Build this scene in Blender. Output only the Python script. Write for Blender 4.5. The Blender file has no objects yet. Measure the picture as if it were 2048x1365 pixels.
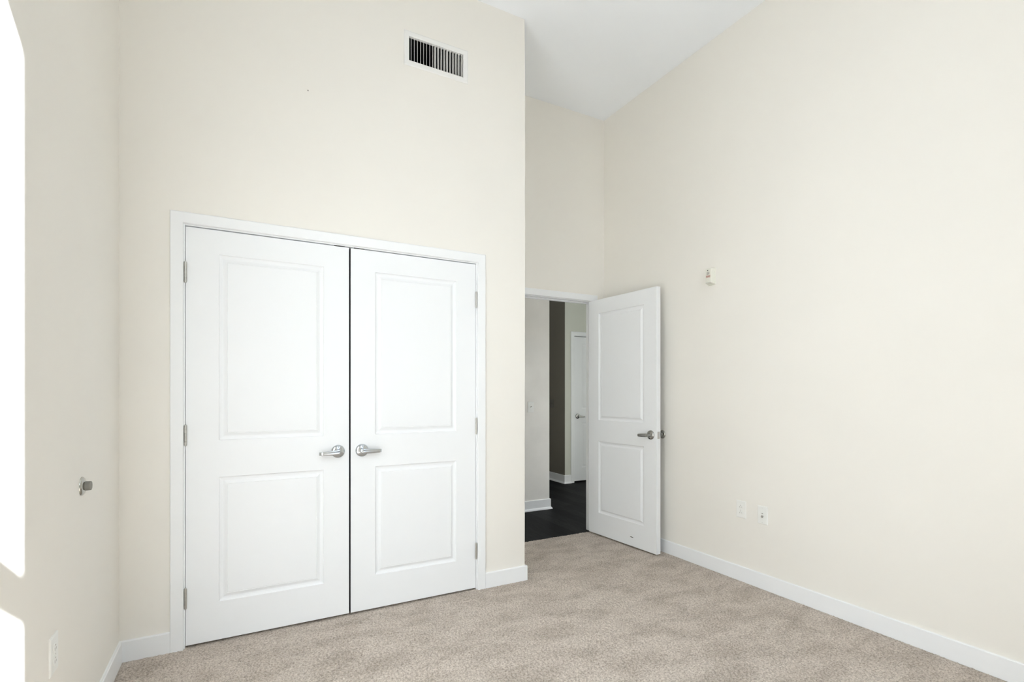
import bpy, bmesh, math, random
import numpy as np
from mathutils import Vector, Matrix

S = bpy.context.scene
COL = S.collection

# ------------------------------------------------------------------ camera
CAM_H = 1.295
YAW = math.radians(28.344)                 # camera turned right of the +Y axis
cd = bpy.data.cameras.new('camera')
cd.sensor_width = 36.0
cd.lens = 17.694
cd.shift_y = 0.0505                        # perspective-control shift, verticals stay vertical
cd.clip_start = 0.02
cam = bpy.data.objects.new('camera', cd)
cam.location = (0, 0, CAM_H)
cam.rotation_euler = (math.pi / 2, 0, -YAW)
COL.objects.link(cam)
S.camera = cam

# ------------------------------------------------------------------ light
world = bpy.data.worlds.new('world')
S.world = world
world.use_nodes = True
bg = world.node_tree.nodes['Background']
bg.inputs[0].default_value = (0.80, 0.90, 1.0, 1)
bg.inputs[1].default_value = 0.3

SUN_DIR = Vector((-2.212, 2.555, -1.584)).normalized()
sd = bpy.data.lights.new('sun', 'SUN')
sd.energy = 33.0
sd.color = (0.91, 0.98, 1.055)
sd.angle = math.radians(0.53)
sun = bpy.data.objects.new('sun', sd)
sun.rotation_euler = SUN_DIR.to_track_quat('-Z', 'Y').to_euler()
sun.location = (6, -5, 6)
COL.objects.link(sun)


def area(name, loc, rot, sx, sy, energy, color):
    d = bpy.data.lights.new(name, 'AREA')
    d.shape = 'RECTANGLE'
    d.size, d.size_y = sx, sy
    d.energy = energy
    d.color = color
    o = bpy.data.objects.new(name, d)
    o.location = loc
    o.rotation_euler = rot
    COL.objects.link(o)
    return o


# daylight entering by the window at the end of the hall
area('hall_daylight', (8.25, 4.95, 1.5), (math.pi / 2, 0, math.pi / 2), 1.7, 2.2, 12, (0.95, 0.98, 1.0))

# the open sky above the window, seen steeply through the glass
sky = area('sky_daylight', (0.2, -4.4, 5.4), (0, 0, 0), 6.0, 4.0, 600, (0.82, 0.95, 1.10))
sky.rotation_euler = (Vector((0.8, -0.7, 1.9)) - Vector(sky.location)).to_track_quat('-Z', 'Y').to_euler()

# sunlit ground outside, throwing light up through the window on to the ceiling
gr = area('ground_daylight', (0.4, -4.0, -1.6), (0, 0, 0), 6.0, 4.5, 285, (0.90, 0.97, 1.04))
gr.rotation_euler = (Vector((0.8, -0.7, 1.9)) - Vector(gr.location)).to_track_quat('-Z', 'Y').to_euler()
area('side_fill', (4.74, 4.3, 1.0), (math.pi / 2, 0, math.pi / 2), 0.72, 1.9, 25, (0.95, 0.98, 1.0))  # added fill light for the pale hall wall, kept off the far door

S.view_settings.view_transform = 'Standard'
S.view_settings.look = 'None'
S.view_settings.gamma = 1.0
S.view_settings.use_curve_mapping = False
S.view_settings.exposure = -0.15
S.cycles.max_bounces = 16
S.cycles.diffuse_bounces = 10

# ------------------------------------------------------------------ materials


def mat(name, color, rough=0.5, metal=0.0, bump=None, tint=None, spec=0.5):
    """bump = (scale, strength, distance); tint = (scale, amount) wear noise on the colour"""
    m = bpy.data.materials.new(name)
    m.use_nodes = True
    nt = m.node_tree
    b = nt.nodes['Principled BSDF']
    b.inputs['Base Color'].default_value = (*color, 1)
    b.inputs['Roughness'].default_value = rough
    b.inputs['Metallic'].default_value = metal
    b.inputs['Specular IOR Level'].default_value = spec
    tc = nt.nodes.new('ShaderNodeTexCoord')
    if bump:
        n = nt.nodes.new('ShaderNodeTexNoise')
        n.inputs['Scale'].default_value = bump[0]
        n.inputs['Detail'].default_value = 3
        nt.links.new(tc.outputs['Object'], n.inputs['Vector'])
        bp = nt.nodes.new('ShaderNodeBump')
        bp.inputs['Strength'].default_value = bump[1]
        bp.inputs['Distance'].default_value = bump[2]
        nt.links.new(n.outputs['Fac'], bp.inputs['Height'])
        nt.links.new(bp.outputs['Normal'], b.inputs['Normal'])
    if tint:
        n = nt.nodes.new('ShaderNodeTexNoise')
        n.inputs['Scale'].default_value = tint[0]
        n.inputs['Detail'].default_value = 4
        nt.links.new(tc.outputs['Object'], n.inputs['Vector'])
        r = nt.nodes.new('ShaderNodeValToRGB')
        r.color_ramp.elements[0].position = 0.3
        r.color_ramp.elements[1].position = 0.7
        r.color_ramp.elements[0].color = (*[c * (1 - tint[1]) for c in color], 1)
        r.color_ramp.elements[1].color = (*[min(1, c * (1 + tint[1])) for c in color], 1)
        nt.links.new(n.outputs['Fac'], r.inputs['Fac'])
        nt.links.new(r.outputs['Color'], b.inputs['Base Color'])
    return m


M_WALL = mat('cream_wall_paint', (0.840, 0.816, 0.764), 0.75, bump=(260, 0.05, 0.002), tint=(1.3, 0.012), spec=0.25)
M_CEIL = mat('ceiling_paint', (0.89, 0.915, 0.95), 0.9, bump=(200, 0.05, 0.002), spec=0.2)
M_TRIM = mat('white_trim_paint', (0.855, 0.868, 0.88), 0.38, bump=(30, 0.02, 0.001), spec=0.4)
M_DOOR = mat('white_door_paint', (0.85, 0.865, 0.88), 0.42, bump=(120, 0.03, 0.001), spec=0.4)
M_HALLW = mat('hall_wall_paint', (0.83, 0.81, 0.77), 0.8, bump=(200, 0.05, 0.002), tint=(3.0, 0.05), spec=0.2)
M_DARKW = mat('dark_taupe_wall_paint', (0.20, 0.185, 0.155), 0.8, bump=(200, 0.05, 0.002), spec=0.2)
M_SAGE = mat('sage_wall_paint', (0.64, 0.65, 0.58), 0.8, bump=(200, 0.05, 0.002), spec=0.2)
M_NICKEL = mat('satin_nickel', (0.60, 0.63, 0.66), 0.17, 1.0, bump=(400, 0.04, 0.0005))
M_HINGE = mat('satin_nickel_hinge', (0.55, 0.54, 0.51), 0.38, 1.0)
M_STEEL = mat('dark_brushed_steel', (0.45, 0.445, 0.43), 0.2, 1.0, bump=(400, 0.04, 0.0005))
M_BUMPER = mat('polished_nickel', (0.50, 0.49, 0.45), 0.14, 1.0)
M_CHROME = mat('satin_chrome', (0.72, 0.73, 0.74), 0.2, 1.0)
M_PLASTIC = mat('white_plastic', (0.84, 0.84, 0.81), 0.35)
M_ALMOND = mat('ivory_plastic', (0.80, 0.79, 0.71), 0.4)
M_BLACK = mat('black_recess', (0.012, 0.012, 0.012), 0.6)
M_DUCT = mat('duct_metal_dark', (0.02, 0.02, 0.02), 0.7)
M_GREYRUB = mat('grey_rubber', (0.24, 0.235, 0.21), 0.65)
M_RED = mat('red_ink', (0.38, 0.11, 0.09), 0.6)
M_GREYINK = mat('grey_grille', (0.30, 0.28, 0.26), 0.6)
M_DKPLATE = mat('dark_taupe_plate', (0.16, 0.15, 0.13), 0.4)
M_VENT = mat('vent_white_enamel', (0.84, 0.835, 0.815), 0.4)


def carpet_material():
    m = bpy.data.materials.new('taupe_carpet_pile')
    m.use_nodes = True
    nt = m.node_tree
    b = nt.nodes['Principled BSDF']
    b.inputs['Roughness'].default_value = 0.95
    b.inputs['Specular IOR Level'].default_value = 0.1
    tc = nt.nodes.new('ShaderNodeTexCoord')
    fine = nt.nodes.new('ShaderNodeTexNoise')
    fine.inputs['Scale'].default_value = 105
    fine.inputs['Detail'].default_value = 4
    fine.inputs['Roughness'].default_value = 0.7
    nt.links.new(tc.outputs['Object'], fine.inputs['Vector'])
    rf = nt.nodes.new('ShaderNodeValToRGB')
    rf.color_ramp.elements[0].position = 0.36
    rf.color_ramp.elements[1].position = 0.58
    rf.color_ramp.elements[0].color = (0.36, 0.308, 0.262, 1)
    rf.color_ramp.elements[1].color = (0.665, 0.593, 0.525, 1)
    nt.links.new(fine.outputs['Fac'], rf.inputs['Fac'])
    # brushed pile: broad lighter and darker strokes
    mp = nt.nodes.new('ShaderNodeMapping')
    mp.inputs['Rotation'].default_value = (0, 0, 0.9)
    mp.inputs['Scale'].default_value = (2.4, 4.6, 1)
    nt.links.new(tc.outputs['Object'], mp.inputs['Vector'])
    broad = nt.nodes.new('ShaderNodeTexNoise')
    broad.inputs['Scale'].default_value = 1.6
    broad.inputs['Detail'].default_value = 5
    broad.inputs['Roughness'].default_value = 0.6
    broad.inputs['Distortion'].default_value = 0.6
    nt.links.new(mp.outputs['Vector'], broad.inputs['Vector'])
    rb = nt.nodes.new('ShaderNodeValToRGB')
    rb.color_ramp.elements[0].position = 0.36
    rb.color_ramp.elements[1].position = 0.58
    rb.color_ramp.elements[0].color = (0.83, 0.82, 0.805, 1)
    rb.color_ramp.elements[1].color = (1.04, 1.04, 1.04, 1)
    nt.links.new(broad.outputs['Fac'], rb.inputs['Fac'])
    mx = nt.nodes.new('ShaderNodeMix')
    mx.data_type = 'RGBA'
    mx.blend_type = 'MULTIPLY'
    mx.inputs[0].default_value = 1.0
    nt.links.new(rf.outputs['Color'], mx.inputs[6])
    nt.links.new(rb.outputs['Color'], mx.inputs[7])
    nt.links.new(mx.outputs[2], b.inputs['Base Color'])
    bn = nt.nodes.new('ShaderNodeTexNoise')
    bn.inputs['Scale'].default_value = 240
    bn.inputs['Detail'].default_value = 3
    nt.links.new(tc.outputs['Object'], bn.inputs['Vector'])
    bp = nt.nodes.new('ShaderNodeBump')
    bp.inputs['Strength'].default_value = 0.5
    bp.inputs['Distance'].default_value = 0.004
    nt.links.new(bn.outputs['Fac'], bp.inputs['Height'])
    nt.links.new(bp.outputs['Normal'], b.inputs['Normal'])
    return m


def darkwood_material():
    m = bpy.data.materials.new('dark_wood_planks')
    m.use_nodes = True
    nt = m.node_tree
    b = nt.nodes['Principled BSDF']
    b.inputs['Roughness'].default_value = 0.55
    b.inputs['Specular IOR Level'].default_value = 0.04
    tc = nt.nodes.new('ShaderNodeTexCoord')
    br = nt.nodes.new('ShaderNodeTexBrick')
    br.inputs['Color1'].default_value = (0.007, 0.007, 0.0075, 1)
    br.inputs['Color2'].default_value = (0.018, 0.0175, 0.018, 1)
    br.inputs['Mortar'].default_value = (0.004, 0.004, 0.004, 1)
    br.inputs['Scale'].default_value = 1.0
    br.inputs['Mortar Size'].default_value = 0.002
    br.inputs['Brick Width'].default_value = 1.2
    br.inputs['Row Height'].default_value = 0.13
    rot = nt.nodes.new('ShaderNodeMapping')
    rot.inputs['Rotation'].default_value = (0, 0, math.pi / 2)
    nt.links.new(tc.outputs['Object'], rot.inputs['Vector'])
    nt.links.new(rot.outputs['Vector'], br.inputs['Vector'])
    mp = nt.nodes.new('ShaderNodeMapping')
    mp.inputs['Scale'].default_value = (3, 60, 1)
    nt.links.new(rot.outputs['Vector'], mp.inputs['Vector'])
    n = nt.nodes.new('ShaderNodeTexNoise')
    n.inputs['Scale'].default_value = 2
    n.inputs['Detail'].default_value = 5
    nt.links.new(mp.outputs['Vector'], n.inputs['Vector'])
    r = nt.nodes.new('ShaderNodeValToRGB')
    r.color_ramp.elements[0].position = 0.35
    r.color_ramp.elements[1].position = 0.7
    r.color_ramp.elements[0].color = (0.6, 0.6, 0.6, 1)
    r.color_ramp.elements[1].color = (1.7, 1.7, 1.7, 1)
    nt.links.new(n.outputs['Fac'], r.inputs['Fac'])
    mx = nt.nodes.new('ShaderNodeMix')
    mx.data_type = 'RGBA'
    mx.blend_type = 'MULTIPLY'
    mx.inputs[0].default_value = 1.0
    nt.links.new(br.outputs['Color'], mx.inputs[6])
    nt.links.new(r.outputs['Color'], mx.inputs[7])
    nt.links.new(mx.outputs[2], b.inputs['Base Color'])
    bp = nt.nodes.new('ShaderNodeBump')
    bp.inputs['Strength'].default_value = 0.15
    bp.inputs['Distance'].default_value = 0.002
    nt.links.new(n.outputs['Fac'], bp.inputs['Height'])
    nt.links.new(bp.outputs['Normal'], b.inputs['Normal'])
    return m


M_CARPET = carpet_material()
M_WOOD = darkwood_material()

# ------------------------------------------------------------------ mesh helpers


def obj(name, bm, m, parent=None, smooth=None, recalc=True):
    if recalc:
        bmesh.ops.recalc_face_normals(bm, faces=bm.faces)
    me = bpy.data.meshes.new(name)
    bm.to_mesh(me)
    bm.free()
    me.materials.append(m)
    if smooth is not None:
        for p in me.polygons:
            p.use_smooth = True
        me.set_sharp_from_angle(angle=math.radians(smooth))
    o = bpy.data.objects.new(name, me)
    COL.objects.link(o)
    if parent:
        o.parent = parent
    return o


def tag(o, label=None, cat=None, group=None, kind=None):
    if label: o['label'] = label
    if cat: o['category'] = cat
    if group: o['group'] = group
    if kind: o['kind'] = kind
    return o


def empty(name, loc, rz=0.0):
    o = bpy.data.objects.new(name, None)
    o.location = loc
    o.rotation_euler = (0, 0, rz)
    o.empty_display_size = 0.05
    COL.objects.link(o)
    return o


def add_box(bm, lo, hi, bevel=0.0, seg=2):
    r = bmesh.ops.create_cube(bm, size=1.0)
    vs = r['verts']
    for v in vs:
        v.co = Vector([lo[i] + (v.co[i] + 0.5) * (hi[i] - lo[i]) for i in range(3)])
    if bevel > 0:
        es = list({e for v in vs for e in v.link_edges})
        bmesh.ops.bevel(bm, geom=es, offset=bevel, segments=seg, profile=0.5, affect='EDGES')
    return vs


def boxm(lo, hi, bevel=0.0, seg=2):
    bm = bmesh.new()
    add_box(bm, lo, hi, bevel, seg)
    return bm


def add_lathe(bm, prof, origin, axis, n=40):
    """prof = [(radius, distance along axis)]; axis a unit Vector"""
    axis = Vector(axis).normalized()
    u = axis.orthogonal().normalized()
    w = axis.cross(u)
    origin = Vector(origin)
    rings = []
    for r, d in prof:
        if r < 1e-6:
            rings.append([bm.verts.new(origin + axis * d)])
        else:
            rings.append([bm.verts.new(origin + axis * d + (u * math.cos(2 * math.pi * k / n) + w * math.sin(2 * math.pi * k / n)) * r) for k in range(n)])
    for a, b in zip(rings, rings[1:]):
        for k in range(n):
            k2 = (k + 1) % n
            if len(a) == 1 and len(b) == 1:
                continue
            if len(a) == 1:
                bm.faces.new((a[0], b[k], b[k2]))
            elif len(b) == 1:
                bm.faces.new((a[k], a[k2], b[0]))
            else:
                bm.faces.new((a[k], a[k2], b[k2], b[k]))
    return rings


def lathe(prof, origin, axis, n=40):
    bm = bmesh.new()
    add_lathe(bm, prof, origin, axis, n)
    return bm


def slab_with_holes(axis, face, back, u0, u1, z0, z1, holes=()):
    """A wall: plane across `axis` ('x' or 'y') from coordinate face to back, spanning u0..u1 and z0..z1, with rectangular holes (ua, ub, za, zb)."""
    us = sorted({u0, u1, *[h[0] for h in holes], *[h[1] for h in holes]})
    zs = sorted({z0, z1, *[h[2] for h in holes], *[h[3] for h in holes]})
    us = [u for u in us if u0 <= u <= u1]
    zs = [z for z in zs if z0 <= z <= z1]

    def solid(i, j):
        if i < 0 or j < 0 or i >= len(us) - 1 or j >= len(zs) - 1:
            return False
        cu, cz = (us[i] + us[i + 1]) / 2, (zs[j] + zs[j + 1]) / 2
        return not any(h[0] < cu < h[1] and h[2] < cz < h[3] for h in holes)
    bm = bmesh.new()
    cache = {}

    def V(i, j, s):
        k = (i, j, s)
        if k not in cache:
            p = face if s == 0 else back
            cache[k] = bm.verts.new((p, us[i], zs[j]) if axis == 'x' else (us[i], p, zs[j]))
        return cache[k]
    for i in range(len(us) - 1):
        for j in range(len(zs) - 1):
            if not solid(i, j):
                continue
            for s in (0, 1):
                bm.faces.new((V(i, j, s), V(i + 1, j, s), V(i + 1, j + 1, s), V(i, j + 1, s)))
            for di, dj, a, b in ((-1, 0, (i, j), (i, j + 1)), (1, 0, (i + 1, j), (i + 1, j + 1)), (0, -1, (i, j), (i + 1, j)), (0, 1, (i, j + 1), (i + 1, j + 1))):
                if not solid(i + di, j + dj):
                    bm.faces.new((V(*a, 0), V(*b, 0), V(*b, 1), V(*a, 1)))
    return bm


def sweep_flat(path, prof):
    """A moulding swept along a 3D polyline `path` of (point, side) where side(s,t) maps profile coords; here path = list of functions"""
    bm = bmesh.new()
    rings = [[bm.verts.new(f(a, b)) for a, b in prof] for f in path]
    n = len(prof)
    for A, B in zip(rings, rings[1:]):
        for k in range(n):
            k2 = (k + 1) % n
            bm.faces.new((A[k], A[k2], B[k2], B[k]))
    bm.faces.new(rings[0])
    bm.faces.new(list(reversed(rings[-1])))
    return bm


def struct(name, bm, m, parent=None, smooth=None, label=None, cat=None):
    o = obj(name, bm, m, parent, smooth)
    if parent is None:
        tag(o, label, cat, kind='structure')
    return o


# ------------------------------------------------------------------ dimensions (metres)
LW = -0.512      # left wall
CW = 3.02        # closet wall
CX = 1.731       # outer corner of the closet block
RW = 3.035       # right wall
BW = 3.79        # alcove wall holding the bedroom door
CH = 3.877       # ceiling
FW = -0.60       # window wall behind the camera
BT = 0.013       # baseboard thickness
BH = 0.1015      # baseboard height
DOORX0, DOORX1 = 2.066, 2.888   # bedroom doorway between its jamb faces
HEAD = 2.1425
CL0, CL1 = -0.2465, 1.3625      # closet doorway between its jamb faces
HALLC = 2.95
HB = 3.872       # hall side of the door wall

# ------------------------------------------------------------------ setting
random.seed(4)
rng = np.random.default_rng(11)


def carpet():
    x0, x1, y0, y1, st = LW, RW, FW, 3.786, 0.0055
    nx, ny = int((x1 - x0) / st) + 1, int((y1 - y0) / st) + 1
    xs, ys = np.linspace(x0, x1, nx), np.linspace(y0, y1, ny)
    X, Y = np.meshgrid(xs, ys)
    jx = rng.uniform(-0.35, 0.35, X.shape) * st
    jy = rng.uniform(-0.35, 0.35, X.shape) * st
    jx[:, 0] = jx[:, -1] = 0
    jy[0] = jy[-1] = 0
    Z = rng.normal(0, 0.0021, X.shape)
    Z += 0.0015 * np.sin(X * 7.1 + 2 * np.sin(Y * 4.3)) * np.sin(Y * 6.3 + 1.7 * np.sin(X * 3.1))
    Z = np.clip(Z, -0.004, 0.004) - 0.001
    co = np.stack([X + jx, Y + jy, Z], -1).reshape(-1, 3)
    i = np.arange((nx - 1) * (ny - 1))
    r, c = i // (nx - 1), i % (nx - 1)
    a = r * nx + c
    quads = np.stack([a, a + 1, a + nx + 1, a + nx], -1).astype(np.int32)
    me = bpy.data.meshes.new('floor')
    me.vertices.add(len(co))
    me.vertices.foreach_set('co', co.astype(np.float32).ravel())
    me.loops.add(quads.size)
    me.loops.foreach_set('vertex_index', quads.ravel())
    me.polygons.add(len(quads))
    me.polygons.foreach_set('loop_start', np.arange(0, quads.size, 4, dtype=np.int32))
    me.polygons.foreach_set('use_smooth', np.ones(len(quads), dtype=bool))
    me.update(calc_edges=True)
    me.materials.append(M_CARPET)
    o = bpy.data.objects.new('floor', me)
    COL.objects.link(o)
    return tag(o, 'taupe plush carpet covering the bedroom floor', 'carpet', kind='structure')


carpet()
struct('floor_slab', boxm((LW - 0.1, FW - 0.1, -0.12), (RW + 0.1, 3.786, -0.012)), M_WALL)
struct('floor_hall', boxm((0.9, 3.786, -0.12), (8.1, 8.3, -0.002)), M_WOOD, label='near-black wood plank floor of the hall beyond the bedroom doorway', cat='wood floor')
struct('ceiling', boxm((LW - 0.1, FW - 0.1, CH), (RW + 0.1, HB, CH + 0.1)), M_CEIL, label='smooth white bedroom ceiling', cat='ceiling')
struct('ceiling_hall', boxm((0.9, HB, HALLC), (8.1, 8.3, HALLC + 0.1)), M_CEIL)

struct('wall_left', boxm((LW - 0.1, FW - 0.1, -0.12), (LW, BW, CH)), M_WALL, label='cream left wall with a bright patch of sunlight', cat='wall')
struct('wall_right', boxm((RW, FW - 0.1, -0.12), (RW + 0.1, BW, CH)), M_WALL, label='cream right wall behind the open white door', cat='wall')
VENT_HOLE = (0.908, 1.271, 3.334, 3.486)
bmw = slab_with_holes('y', CW, CW + 0.1, LW, CX, 0.0, CH, [(CL0 - 0.019, CL1 + 0.019, 0.0, HEAD + 0.019), VENT_HOLE])
ce = [e for e in bmw.edges if all(abs(v.co.x - CX) < 1e-5 and abs(v.co.y - CW) < 1e-5 for v in e.verts)]
bmesh.ops.bevel(bmw, geom=ce, offset=0.006, segments=4, profile=0.5, affect='EDGES')
wb = struct('wall_back', bmw, M_WALL, smooth=25, label='cream wall around and above the closet doors', cat='wall')
obj('nail_hole', lathe([(0.0, 0.0012), (0.0035, 0.0010), (0.0038, 0.0)], (0.3324, CW, 2.987), (0, -1, 0), 14), M_GREYINK, wb)
struct('wall_closet_side', boxm((CX - 0.1, CW + 0.1, 0), (CX, BW, CH)), M_WALL)
struct('wall_alcove', slab_with_holes('y', BW, HB, LW - 0.1, 8.1, -0.002, CH, [(DOORX0 - 0.019, DOORX1 + 0.019, -0.002, HEAD + 0.019)]), M_WALL,
       label='narrow cream wall above the bedroom doorway', cat='wall')

# window wall behind the camera
WX0, WX1 = 0.62, 1.70
bmw = slab_with_holes('y', FW, FW - 0.1, LW - 0.1, RW + 0.1, -0.12, CH, [(WX0 - 0.02, WX1 + 0.04, 0.12, 3.83)])
struct('wall_front', bmw, M_WALL)


def window(name, x0, x1, za, zb, y0, y1, transoms, mull, m):
    w = empty(name, ((x0 + x1) / 2, (y0 + y1) / 2, za))
    tag(w, kind='structure')
    o = w.location
    bm = bmesh.new()
    f = 0.05
    L = lambda a, b, c, d, e, g: add_box(bm, (a - o.x, b - o.y, c - o.z), (d - o.x, e - o.y, g - o.z), 0.003)
    L(x0 - f, y0, za - f, x0, y1, zb + f)
    L(x1, y0, za - f, x1 + f, y1, zb + f)
    L(x0, y0, za - f, x1, y1, za)
    L(x0, y0, zb, x1, y1, zb + f)
    for a, b in transoms:
        L(x0, y0, a, x1, y1, b)
    for a in mull:
        L(a - 0.025, y0, za, a + 0.025, y1, zb)
    obj('window_frame', bm, m, w)
    return w


window('window_1', WX0, WX1, 0.14, 3.79, -0.76, -0.70, [(2.256, 2.364)], [], M_TRIM)

# hall
struct('wall_hall', boxm((0.9, 4.75, -0.002), (3.036, 8.3, HALLC)), M_HALLW, label='pale grey hall wall seen through the bedroom doorway', cat='wall')
DX, FY = 4.066, 5.95
struct('wall_passage', boxm((DX, FY + 0.1, -0.002), (DX + 0.1, 8.3, HALLC)), M_DARKW, label='dark taupe wall of the hall passage', cat='wall')
bmw = slab_with_holes('y', FY, FY + 0.1, DX, 8.1, -0.002, HALLC, [(4.21, 5.02, -0.002, 2.127)])
wf = struct('wall_far', bmw, M_SAGE, label='grey-green wall around the white hall door', cat='wall')
# the passage face of that corner carries the dark paint
struct('wall_return', boxm((DX - 0.001, FY + 0.0005, -0.002), (DX, FY + 0.1, HALLC)), M_DARKW)
struct('wall_hall_left', boxm((0.8, HB, -0.002), (0.9, 4.75, HALLC)), M_HALLW)
struct('wall_passage_end', boxm((3.036, 8.2, -0.002), (DX, 8.3, HALLC)), M_DARKW)
struct('wall_hall_right', slab_with_holes('x', 8.0, 8.1, HB, FY, -0.002, HALLC, [(4.1, 5.8, 0.4, 2.6)]), M_SAGE)
struct('wall_hall_added', slab_with_holes('x', 4.6, 4.7, HB, 4.75, -0.002, HALLC, [(3.93, 4.70, -0.002, 2.4)]), M_HALLW)  # added unseen partition, its opening steers the fill on to the hall wall
struct('wall_hall_closet', boxm((4.0, FY + 0.9, -0.002), (8.1, FY + 1.0, HALLC)), M_DARKW)


def plane_prof(width, thick, e=0.004):
    return [(0, 0), (0, thick - e), (e, thick), (width - e, thick), (width, thick - e), (width, 0)]


def casing(name, yface, xl, xr, ztop, width, thick, label, out=-1):
    """door casing: two legs and a head mitred into one moulding on a wall facing -Y; xl, xr, ztop = inner edges"""
    prof = [(0, 0), (0, thick - 0.003), (0.003, thick), (width - 0.004, thick), (width, thick - 0.004), (width, 0)]
    P = [lambda a, b: (xl - a, yface + out * b, 0.0), lambda a, b: (xl - a, yface + out * b, ztop + a),
         lambda a, b: (xr + a, yface + out * b, ztop + a), lambda a, b: (xr + a, yface + out * b, 0.0)]
    o = obj(name, sweep_flat(P, prof), M_TRIM)
    tag(o, label, 'door casing', kind='structure')
    return o


def jamb(parent, x0, x1, zh, y0, y1, stop=None, legs_stop=True, head_stop=True, t=0.0188):
    bm = bmesh.new()
    add_box(bm, (x0 - t, y0, 0), (x0, y1, zh + t), 0.0012, 1)
    add_box(bm, (x1, y0, 0), (x1 + t, y1, zh + t), 0.0012, 1)
    add_box(bm, (x0, y0, zh), (x1, y1, zh + t), 0.0012, 1)
    if stop:
        sa, sb, st = stop
        if legs_stop:
            add_box(bm, (x0, sa, 0), (x0 + st, sb, zh), 0.002, 2)
            add_box(bm, (x1 - st, sa, 0), (x1, sb, zh), 0.002, 2)
        if head_stop:
            add_box(bm, (x0 + st, sa, zh - st), (x1 - st, sb, zh), 0.002, 2)
    return obj('jamb', bm, M_TRIM, parent)


c1 = casing('trim_1', CW, CL0 - 0.006, CL1 + 0.006, HEAD + 0.0065, 0.057, 0.015, 'flat white casing around the double closet doors')
jamb(c1, CL0, CL1, HEAD, CW + 0.0002, CW + 0.1, stop=(CW + 0.062, CW + 0.09, 0.011), head_stop=False)
for a, b in ((0.474, 0.532), (0.5835, 0.6435)):
    obj('strike_plate', boxm((a, CW + 0.004, HEAD - 0.0035), (b, CW + 0.036, HEAD + 0.001), 0.001, 1), M_BLACK, c1)
c2 = casing('trim_2', BW, DOORX0 - 0.006, DOORX1 + 0.006, HEAD + 0.0065, 0.0575, 0.015, 'white casing around the bedroom doorway beside the open door')
for hz in (1.905, 1.079, 0.2545):
    obj('hinge_leaf', boxm((DOORX1 - 0.0012, BW - 0.012, hz - 0.051), (DOORX1 + 0.0002, BW + 0.026, hz + 0.051), 0.0004, 1), M_HINGE, c2)
jamb(c2, DOORX0, DOORX1, HEAD, BW + 0.0002, HB, stop=(BW + 0.034, BW + 0.068, 0.011))
HDX0, HDX1, HDH = 4.2255, 4.9955, 2.112
c3 = casing('trim_3', FY, HDX0 - 0.004, HDX1 + 0.004, HDH + 0.006, 0.056, 0.015, 'white casing around the closed door at the end of the hall')
jamb(c3, HDX0, HDX1, HDH, FY + 0.0002, FY + 0.1, t=0.0145)


# ------------------------------------------------------------------ baseboards
def baseboard(name, pts, label, h=BH, t=BT, shoe=False):
    """pts: polyline on the wall line, room on the left of travel direction"""
    prof = [(0, 0), (0, h), (t - 0.003, h), (t, h - 0.003), (t, 0)]
    if shoe:
        prof = [(0, 0), (0, h), (t - 0.004, h), (t, h - 0.004), (t, 0.024), (t + 0.006, 0.02), (t + 0.012, 0.012), (t + 0.014, 0.0)]
    P = [Vector((*p, 0)) for p in pts]
    fs = []
    for i, p in enumerate(P):
        d0 = (P[i] - P[i - 1]).normalized() if i > 0 else None
        d1 = (P[i + 1] - P[i]).normalized() if i < len(P) - 1 else None
        n0 = Vector((-d0.y, d0.x, 0)) if d0 else None
        n1 = Vector((-d1.y, d1.x, 0)) if d1 else None
        if n0 is None: off = n1
        elif n1 is None: off = n0
        else:
            s = (n0 + n1)
            off = s / (1 + n0.dot(n1)) if n0.dot(n1) > -0.99 else n0
        fs.append((lambda p, off: lambda a, b: p + off * a + Vector((0, 0, b)))(p, off))
    o = obj(name, sweep_flat(fs, prof), M_TRIM)
    return tag(o, label, 'baseboard', kind='structure')


# left wall: travel so that the room (+X) is on the left -> towards -Y
baseboard('baseboard_left', [(LW, CW - BT), (LW, FW)], 'white baseboard along the sunlit left wall')
baseboard('baseboard_back', [(CL0 - 0.063, CW), (LW, CW)], 'short white baseboard between the closet casing and the left corner')
baseboard('baseboard_corner', [(CX, BW), (CX, CW), (CL1 + 0.063, CW)], 'white baseboard on the outer corner right of the closet')
baseboard('baseboard_right', [(RW, FW), (RW, BW)], 'long white baseboard along the right wall')
baseboard('baseboard_hall', [(3.036, 8.2), (3.036, 4.75), (0.9, 4.75)], 'white baseboard with shoe moulding under the pale hall wall', 0.113, 0.013, True)
baseboard('baseboard_far', [(HDX0 - 0.06, FY), (DX, FY), (DX, 8.2)], 'white baseboard around the corner at the dark passage', 0.118, 0.013, True)


# ------------------------------------------------------------------ doors
RINGS = [(0.0, 0.0), (0.003, 0.0060), (0.009, 0.0090), (0.018, 0.0105), (0.023, 0.0095), (0.0370, 0.0018), (0.0392, 0.0032), (0.0415, 0.0018)]


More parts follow.
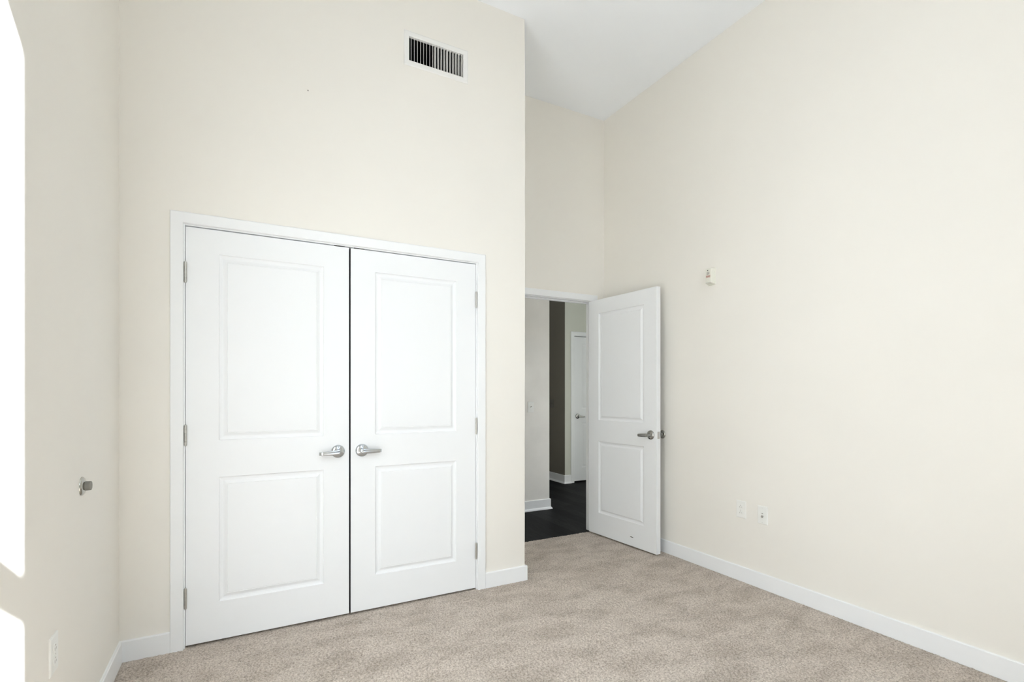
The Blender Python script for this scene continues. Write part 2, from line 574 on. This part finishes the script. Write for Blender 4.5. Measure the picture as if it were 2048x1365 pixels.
def panel_leaf(w, h, t, panels):
    """two-panel moulded slab; local x 0..w, front at y=0 facing -y, z 0..h"""
    bm = bmesh.new()
    xs = sorted({0, w, *[p[0] for p in panels], *[p[1] for p in panels]})
    zs = sorted({0, h, *[p[2] for p in panels], *[p[3] for p in panels]})
    for side in (0, 1):
        y = lambda d: d if side == 0 else t - d
        for i in range(len(xs) - 1):
            for j in range(len(zs) - 1):
                cx, cz = (xs[i] + xs[i + 1]) / 2, (zs[j] + zs[j + 1]) / 2
                if any(p[0] < cx < p[1] and p[2] < cz < p[3] for p in panels):
                    continue
                bm.faces.new([bm.verts.new((a, y(0), b)) for a, b in ((xs[i], zs[j]), (xs[i + 1], zs[j]), (xs[i + 1], zs[j + 1]), (xs[i], zs[j + 1]))])
        for p in panels:
            prev = None
            for o_, d in RINGS:
                c = [bm.verts.new((a, y(d), b)) for a, b in ((p[0] + o_, p[2] + o_), (p[1] - o_, p[2] + o_), (p[1] - o_, p[3] - o_), (p[0] + o_, p[3] - o_))]
                if prev:
                    for k in range(4):
                        bm.faces.new((prev[k], prev[(k + 1) % 4], c[(k + 1) % 4], c[k]))
                prev = c
            bm.faces.new(prev)
    for i in range(len(xs) - 1):
        for z in (0, h):
            bm.faces.new([bm.verts.new(q) for q in ((xs[i], 0, z), (xs[i + 1], 0, z), (xs[i + 1], t, z), (xs[i], t, z))])
    for j in range(len(zs) - 1):
        for x in (0, w):
            bm.faces.new([bm.verts.new(q) for q in ((x, 0, zs[j]), (x, 0, zs[j + 1]), (x, t, zs[j + 1]), (x, t, zs[j]))])
    bmesh.ops.remove_doubles(bm, verts=bm.verts, dist=1e-5)
    bmesh.ops.recalc_face_normals(bm, faces=bm.faces)
    es = [e for e in bm.edges if len(e.link_faces) == 2 and e.calc_face_angle() > 1.3]
    bmesh.ops.bevel(bm, geom=es, offset=0.0016, segments=2, profile=0.5, affect='EDGES')
    return bm


def hinge_mesh(h=0.1016, r=0.0066):
    """knuckled barrel along z centred on the origin, with small tips"""
    bm = bmesh.new()
    n = 5
    seg = h / n
    prof = [(0.0, -h / 2 - 0.004), (r * 0.6, -h / 2 - 0.003), (r * 0.75, -h / 2)]
    for k in range(n):
        a = -h / 2 + k * seg
        prof += [(r, a + 0.0006), (r, a + seg - 0.0006), (r * 0.8, a + seg - 0.0001)]
    prof += [(r * 0.75, h / 2), (r * 0.6, h / 2 + 0.003), (0.0, h / 2 + 0.004)]
    add_lathe(bm, prof, (0, 0, 0), (0, 0, 1), 16)
    return bm


def lever_bm(direction, length=0.106, depth=0.05, droop=0.006):
    """lever arm starting on the hub axis at the origin; runs along x*direction; door face at y=0, viewer at -y"""
    bm = bmesh.new()
    N = 18
    st = []
    for i in range(N + 1):
        s = i / N
        x = -0.010 + s * (length + 0.010)
        hh = 0.0150 * (1 - s) + 0.0096 * s + 0.001 * math.sin(s * math.pi)
        th = 0.0075 * (1 - s) + 0.0048 * s
        y = -depth + 0.004 * s * s + (0.010 * max(0, (s - 0.86) / 0.14) ** 2)
        z = -droop * s
        if i == 0: hh *= 0.55; th *= 0.7
        if i == 1: hh *= 0.9
        st.append((x, y, z, hh, th))
    rings = []
    K = 16
    for x, y, z, hh, th in st:
        ring = []
        for k in range(K):
            a = 2 * math.pi * k / K
            c, s_ = math.cos(a), math.sin(a)
            ex = 0.55
            ring.append(bm.verts.new((direction * x, y + th * math.copysign(abs(c) ** ex, c), z + hh * math.copysign(abs(s_) ** ex, s_))))
        rings.append(ring)
    for A, B in zip(rings, rings[1:]):
        for k in range(K):
            bm.faces.new((A[k], A[(k + 1) % K], B[(k + 1) % K], B[k]))
    bm.faces.new(rings[0])
    bm.faces.new(rings[-1])
    return bm


def door_handle(parent, x, z, direction, side=1, face=0.0, hole=True, droop=0.006, m=None):
    """side=1: on the front (local -y); side=-1: on the back"""
    m = m or M_NICKEL
    ax = (0, -1, 0)
    prof = [(0.0375, 0.0), (0.0375, 0.004), (0.0362, 0.0065), (0.031, 0.0105), (0.022, 0.0135), (0.0135, 0.0150), (0.0125, 0.017), (0.0118, 0.03), (0.0118, 0.043), (0.0, 0.044)]
    h = obj('door_handle', lathe(prof, (0, 0, 0), ax, 48), m, parent, 35)
    h.location = (x, face, z)
    if side == -1:
        h.rotation_euler = (0, 0, math.pi)
        direction = -direction
    lv = obj('lever', lever_bm(direction, droop=droop), m, h, 40)
    if hole:
        obj('keyhole', lathe([(0.0, 0.0023), (0.0030, 0.0020), (0.0034, 0.0)], (0, -0.0112, 0.024), (0, -1, 0.36), 16), M_BLACK, h)
    return h


DT = 0.0445


def door(name, label, loc, rz, w, h, hinge_x, handle_x, handle_dir, panels, hinge_zs, zh, hinge_y=-0.007, hinge_m=None, both=False, hole=True, droop=0.006, hm=None):
    d = empty(name, loc, rz)
    tag(d, label, 'door', kind='structure')
    obj('door_leaf', panel_leaf(w, h, DT, panels), M_DOOR, d)
    for z in hinge_zs:
        hg = obj('hinge', hinge_mesh(), hinge_m or M_HINGE, d, 40)
        hg.location = (hinge_x, hinge_y, z)
    door_handle(d, handle_x, zh, handle_dir, 1, 0.0, hole, droop, hm)
    if both:
        door_handle(d, handle_x, zh, handle_dir, -1, DT, hole, droop, hm)
    return d


Z0 = 0.012
DH = 2.1378 - Z0
YF = CW + 0.004          # face of the closet doors


def pz(a): return a - Z0


ZL = (pz(0.209), pz(0.8565))
ZU = (pz(1.0475), pz(2.013))
WL = 0.5555 - (-0.2447)
WR = 1.3607 - 0.5645
dl = door('door_1', 'left closet door, white with two moulded panels and its lever pointing left', (-0.2447, YF, Z0), 0, WL, DH, 0.0002, 0.4935 + 0.2447, -1,
          [(0.1457, 0.6622, *ZL), (0.1457, 0.6622, *ZU)], [pz(1.905), pz(1.079), pz(0.2545)], pz(0.957))
dr = door('door_2', 'right closet door, white with two moulded panels and its lever pointing right', (0.5645, YF, Z0), 0, WR, DH, WR - 0.0002, 0.6285 - 0.5645, 1,
          [(0.1415, 0.6590, *ZL), (0.1415, 0.6590, *ZU)], [pz(1.905), pz(1.0765), pz(0.2565)], pz(0.956), droop=0.003)

obj('gap_shade_strip', boxm((-0.0012, 0.0015, 0.001), (0.0002, DT - 0.002, DH - 0.001)), M_BLACK, dr)  # added black strip, darkens the gap between the closet doors like deep shade

# bedroom door, swung open against the right wall
ang = math.atan2(2.958 - 3.768, 2.894 - 2.842)
LWD = 0.8117
db = door('door_3', 'white two-panel bedroom door standing open towards the right wall', (2.842, 3.768, Z0), ang, LWD, DH, -0.001, 0.7515, -1,
          [(0.1335, 0.679, *ZL), (0.1335, 0.679, *ZU)], [pz(1.905), pz(1.079), pz(0.2545)], pz(0.956), hinge_y=DT + 0.006, both=True, hole=False, hm=M_STEEL)
obj('latch_plate', boxm((LWD - 0.0005, 0.0095, pz(0.928)), (LWD + 0.0012, 0.035, pz(0.985)), 0.0005, 1), M_HINGE, db)
lb = bmesh.new()
vs = add_box(lb, (LWD + 0.001, 0.0155, pz(0.948)), (LWD + 0.011, 0.0290, pz(0.966)))
for v in vs:
    if v.co.x > LWD + 0.01 and v.co.y > 0.02:
        v.co.x -= 0.008
obj('latch_bolt', lb, M_CHROME, db)
sc = bmesh.new()
add_lathe(sc, [(0.0, 0.0007), (0.0195, 0.0005), (0.02, 0.0)], (0, 0, 0), (0, -1, 0), 20)
for v in sc.verts:
    v.co.z = v.co.z * 0.16 * (1.0 - 14 * v.co.x) - 0.03 * v.co.x
so = obj('scuff_mark', sc, M_BLACK, db)
so.location = (0.543, 0, pz(0.0875))

# closed door at the end of the hall
HW = HDX1 - HDX0 - 0.006
dh = door('door_4', 'closed white door at the far end of the hall', (HDX0 + 0.003, FY + 0.012, 0.018), 0, HW, 2.105 - 0.018, HW + 0.002, 4.2935 - HDX0 - 0.003, 1,
          [(0.144, HW - 0.144, 0.19, 0.842), (0.144, HW - 0.144, 1.04, 1.985)], [1.86, 1.05, 0.24], 0.937, hole=False, hm=M_STEEL)


# ------------------------------------------------------------------ air vent
def make_vent():
    x0, x1, z0, z1 = 0.8785, 1.3025, 3.303, 3.5165
    cx, cz = (x0 + x1) / 2, (z0 + z1) / 2
    v = empty('air_vent', (cx, CW, cz))
    tag(v, 'white wall air register with upright blades high above the right closet door', 'air vent')
    hw, hh = (x1 - x0) / 2, (z1 - z0) / 2
    sx0, sx1, sz0, sz1 = 0.9105 - cx, 1.2685 - cx, 3.3365 - cz, 3.4835 - cz
    # frame: bevelled flange with an opening and a short collar going into the wall
    bm = bmesh.new()

    def ring(xa, xb, za, zb, y): return [bm.verts.new((a, y, b)) for a, b in ((xa, za), (xb, za), (xb, zb), (xa, zb))]
    R = [ring(-hw, hw, -hh, hh, 0), ring(-hw, hw, -hh, hh, -0.003), ring(-hw + 0.006, hw - 0.006, -hh + 0.006, hh - 0.006, -0.007),
         ring(sx0 - 0.004, sx1 + 0.004, sz0 - 0.004, sz1 + 0.004, -0.007), ring(sx0, sx1, sz0, sz1, -0.004), ring(sx0, sx1, sz0, sz1, 0.012),
         ring(sx0 - 0.0015, sx1 + 0.0015, sz0 - 0.0015, sz1 + 0.0015, 0.012), ring(sx0 - 0.0015, sx1 + 0.0015, sz0 - 0.0015, sz1 + 0.0015, 0.0)]
    R.append(R[0])
    for A, B in zip(R, R[1:]):
        for k in range(4):
            bm.faces.new((A[k], A[(k + 1) % 4], B[(k + 1) % 4], B[k]))
    obj('frame', bm, M_VENT, v)
    n = 18
    for k in range(n):
        x = sx0 + (k + 0.6) * (sx1 - sx0) / n
        bl = boxm((-0.0010, 0.0, sz0), (0.0010, 0.024, sz1), 0.0004, 1)
        a = math.radians((-19 if k < 8 else 4) + 2.5 * math.sin(k * 1.7))
        bmesh.ops.rotate(bl, verts=bl.verts, cent=(0, 0, 0), matrix=Matrix.Rotation(a, 3, 'Z'))
        bmesh.ops.translate(bl, verts=bl.verts, vec=(x, -0.0045, 0))
        obj('blade', bl, M_VENT, v)
    # duct box behind the blades
    d = bmesh.new()
    a, b = (sx0 - 0.0015, 0.03, sz0 - 0.0015), (sx1 + 0.0015, 0.28, sz1 + 0.0015)
    q = [[d.verts.new((x, y, z)) for x, z in ((a[0], a[2]), (b[0], a[2]), (b[0], b[2]), (a[0], b[2]))] for y in (0.0125, 0.28)]
    for k in range(4):
        d.faces.new((q[0][k], q[0][(k + 1) % 4], q[1][(k + 1) % 4], q[1][k]))
    d.faces.new(q[1])
    obj('duct', d, M_DUCT, v)
    for sx in (-1, 1):
        xx = (-hw + sx0) / 2 if sx < 0 else (hw + sx1) / 2
        obj('screw', lathe([(0.0, 0.0018), (0.0025, 0.0015), (0.0036, 0.0)], (xx, -0.007, -0.003), (0, -1, 0), 14), M_VENT, v, 40)


make_vent()


# ------------------------------------------------------------------ wall plates
def plate_bm(w, h, t=0.0055, holes=()):
    bm = bmesh.new()
    e = 0.006
    rings = []
    for off, y in ((0, 0), (0, -t * 0.45), (e * 0.35, -t * 0.8), (e, -t)):
        rings.append([bm.verts.new((a, y, b)) for a, b in ((-w / 2 + off, -h / 2 + off), (w / 2 - off, -h / 2 + off), (w / 2 - off, h / 2 - off), (-w / 2 + off, h / 2 - off))])
    for A, B in zip(rings, rings[1:]):
        for k in range(4):
            bm.faces.new((A[k], A[(k + 1) % 4], B[(k + 1) % 4], B[k]))
    bm.faces.new(rings[0])
    bm.faces.new(rings[-1])
    return bm


def screw(parent, x, z, y, m):
    s = obj('screw', lathe([(0.0, 0.0014), (0.002, 0.0012), (0.0032, 0.0)], (x, y, z), (0, -1, 0), 14), m, parent, 40)
    obj('screw_slot', boxm((x - 0.0025, y - 0.0017, z - 0.0004), (x + 0.0025, y - 0.0012, z + 0.0004)), M_GREYINK, s)
    return s


def recept_face(z):
    """rounded duplex receptacle face"""
    bm = bmesh.new()
    n = 28
    pts = []
    for k in range(n):
        a = 2 * math.pi * k / n
        pts.append((0.0172 * math.cos(a), max(-0.0142, min(0.0142, 0.0178 * math.sin(a)))))
    rings = [[bm.verts.new((x * s, y, z + q * s)) for x, q in pts] for s, y in ((1, -0.004), (1, -0.0066), (0.95, -0.0072))]
    for A, B in zip(rings, rings[1:]):
        for k in range(n):
            bm.faces.new((A[k], A[(k + 1) % n], B[(k + 1) % n], B[k]))
    bm.faces.new(rings[0])
    bm.faces.new(rings[-1])
    return bm


def make_outlet(loc, rz, label):
    o = empty('wall_outlet', loc, rz)
    tag(o, label, 'outlet')
    obj('cover_plate', plate_bm(0.0745, 0.118), M_PLASTIC, o)
    for z in (0.0195, -0.0195):
        r = obj('receptacle', recept_face(z), M_PLASTIC, o)
        for sx, hh in ((-0.0064, 0.0045), (0.0064, 0.0036)):
            obj('slot', boxm((sx - 0.0011, -0.0075, z - 0.0035 - hh), (sx + 0.0011, -0.0070, z - 0.0035 + hh)), M_GREYINK, r)
        obj('ground_hole', lathe([(0.0, 0.0005), (0.0024, 0.0004), (0.0026, 0)], (0, -0.0071, z + 0.0078), (0, -1, 0), 14), M_GREYINK, r)
    screw(o, 0, 0, -0.0055, M_PLASTIC)
    return o


make_outlet((RW, 2.3005, 0.4925), -math.pi / 2, 'white duplex power outlet low on the right wall, left of the cable plate')
make_outlet((LW, 2.047, 0.485), math.pi / 2, 'white duplex power outlet low on the left wall near the sunlight patch')


def make_cable_plate():
    o = empty('cable_plate', (RW, 2.138, 0.4865), -math.pi / 2)
    tag(o, 'white cable jack plate with a metal connector beside the right wall outlet', 'jack plate')
    obj('cover_plate', plate_bm(0.0725, 0.119), M_PLASTIC, o)
    c = bmesh.new()
    add_lathe(c, [(0.0085, 0.0), (0.0085, 0.0035), (0.0072, 0.0042), (0.0058, 0.0044), (0.0058, 0.0085), (0.0048, 0.009), (0.0036, 0.008), (0.0, 0.0078)], (0, -0.0055, -0.008), (0, -1, 0), 6)
    obj('coaxial_connector', c, M_STEEL, o)
    p = obj('phone_jack', boxm((-0.006, -0.0066, 0.0065), (0.006, -0.0050, 0.0175), 0.0008, 1), M_PLASTIC, o)
    obj('jack_opening', boxm((-0.0045, -0.0071, 0.0085), (0.0045, -0.0064, 0.0140), 0.0003, 1), M_GREYINK, p)
    screw(o, 0, 0.048, -0.0055, M_PLASTIC)
    screw(o, 0, -0.048, -0.0055, M_PLASTIC)


make_cable_plate()


def toggle(parent, x, m, dark):
    b = obj('toggle', boxm((-0.0042, -0.004, -0.010), (0.0042, 0.0, 0.010), 0.001, 1), m, parent)
    b.location = (x, -0.0055, 0)
    l = boxm((-0.0032, -0.017, -0.004), (0.0032, 0.0, 0.004), 0.0012, 1)
    bmesh.ops.rotate(l, verts=l.verts, cent=(0, 0, 0), matrix=Matrix.Rotation(math.radians(-28), 3, 'X'))
    obj('toggle_lever', l, dark, b)


def make_switch(loc, rz, w, xs, m, dark, label):
    o = empty('light_switch', loc, rz)
    tag(o, label, 'light switch')
    obj('cover_plate', plate_bm(w, 0.1185), m, o)
    for x in xs:
        toggle(o, x, m, dark)
        screw(o, x, 0.030, -0.0055, m)
        screw(o, x, -0.030, -0.0055, m)


make_switch((2.793, 4.75, 1.137), 0, 0.074, (0,), M_PLASTIC, M_GREYINK, 'white toggle switch plate on the pale hall wall through the doorway')
make_switch((DX, 6.297, 1.133), -math.pi / 2, 0.118, (-0.023, 0.023), M_DKPLATE, M_DKPLATE, 'dark double switch plate on the dark taupe passage wall')


# ------------------------------------------------------------------ fire alarm horn
def make_alarm():
    y0, y1, z0, z1 = 2.510, 2.5765, 2.0815, 2.2045
    cy, cz = (y0 + y1) / 2, (z0 + z1) / 2
    o = empty('fire_alarm', (RW, cy, cz), -math.pi / 2)
    tag(o, 'small ivory fire alarm sounder high on the right wall beside the open door', 'fire alarm')
    w, h = y1 - y0, z1 - z0
    obj('back_plate', boxm((-w / 2, -0.012, -h / 2), (w / 2, 0, h / 2), 0.003, 2), M_ALMOND, o)
    bm = bmesh.new()
    vs = add_box(bm, (-w / 2 + 0.003, -0.043, -h / 2 + 0.006), (w / 2 - 0.003, -0.011, h / 2 - 0.003))
    for v in vs:
        if v.co.y < -0.03:
            v.co.x *= 0.84
            if v.co.z < 0: v.co.z += 0.006
            else: v.co.z -= 0.003
    bmesh.ops.bevel(bm, geom=list(bm.edges), offset=0.0035, segments=3, profile=0.5, affect='EDGES')
    body = obj('housing', bm, M_ALMOND, o, 40)
    f = -0.043
    obj('indicator_lens', lathe([(0.0, 0.002), (0.003, 0.0014), (0.004, 0.0)], (-0.004, f, 0.041), (0, -1, 0), 18), M_BLACK, o)
    g = bmesh.new()
    for i in range(4):
        add_box(g, (-0.0125, f - 0.0006, 0.012 + i * 0.0046), (0.0105, f + 0.0005, 0.0145 + i * 0.0046))
    obj('sound_grille', g, M_GREYINK, o)
    cu = bpy.data.curves.new('lettering', 'FONT')
    cu.body = 'FIRE'
    cu.size = 0.0215
    cu.align_x = 'CENTER'
    cu.align_y = 'CENTER'
    cu.extrude = 0.0003
    cu.offset = 0.0004
    cu.materials.append(M_RED)
    tmp = bpy.data.objects.new('lettering_outline', cu)
    COL.objects.link(tmp)
    dg = bpy.context.evaluated_depsgraph_get()
    tme = bpy.data.meshes.new_from_object(tmp.evaluated_get(dg))
    bpy.data.objects.remove(tmp)
    bpy.data.curves.remove(cu)
    t = bpy.data.objects.new('lettering', tme)
    COL.objects.link(t)
    t.parent = o
    t.location = (0.0, f - 0.0003, -0.004)
    t.rotation_euler = (math.pi / 2, 0, 0)
    obj('vent_slot', boxm((-0.022, f - 0.0005, -0.0488), (0.022, f + 0.001, -0.0470)), M_GREYINK, o)


make_alarm()


# ------------------------------------------------------------------ wall bumper for the closet door
def make_stop(loc, rz, label):
    o = empty('door_stop', loc, rz)
    tag(o, label, 'door stop')
    obj('flange', lathe([(0.0345, 0.0), (0.0342, 0.002), (0.0325, 0.005), (0.0285, 0.008), (0.023, 0.0100), (0.018, 0.0108), (0.016, 0.0118), (0.0, 0.0118)], (0, 0, 0), (0, -1, 0), 48), M_BUMPER, o, 50)
    obj('rubber_tip', lathe([(0.0, 0.0110), (0.0165, 0.0110), (0.0172, 0.0125), (0.0168, 0.027), (0.0155, 0.0285), (0.0130, 0.0275), (0.0, 0.0272)], (0, 0, 0), (0, -1, 0), 36), M_GREYRUB, o, 35)


make_stop((LW, 2.3685, 0.9525), math.pi / 2, 'round nickel door bumper with a grey rubber tip on the left wall')
make_stop((RW, 3.0364, 0.9545), -math.pi / 2, 'round door bumper on the right wall, half hidden behind the open door')
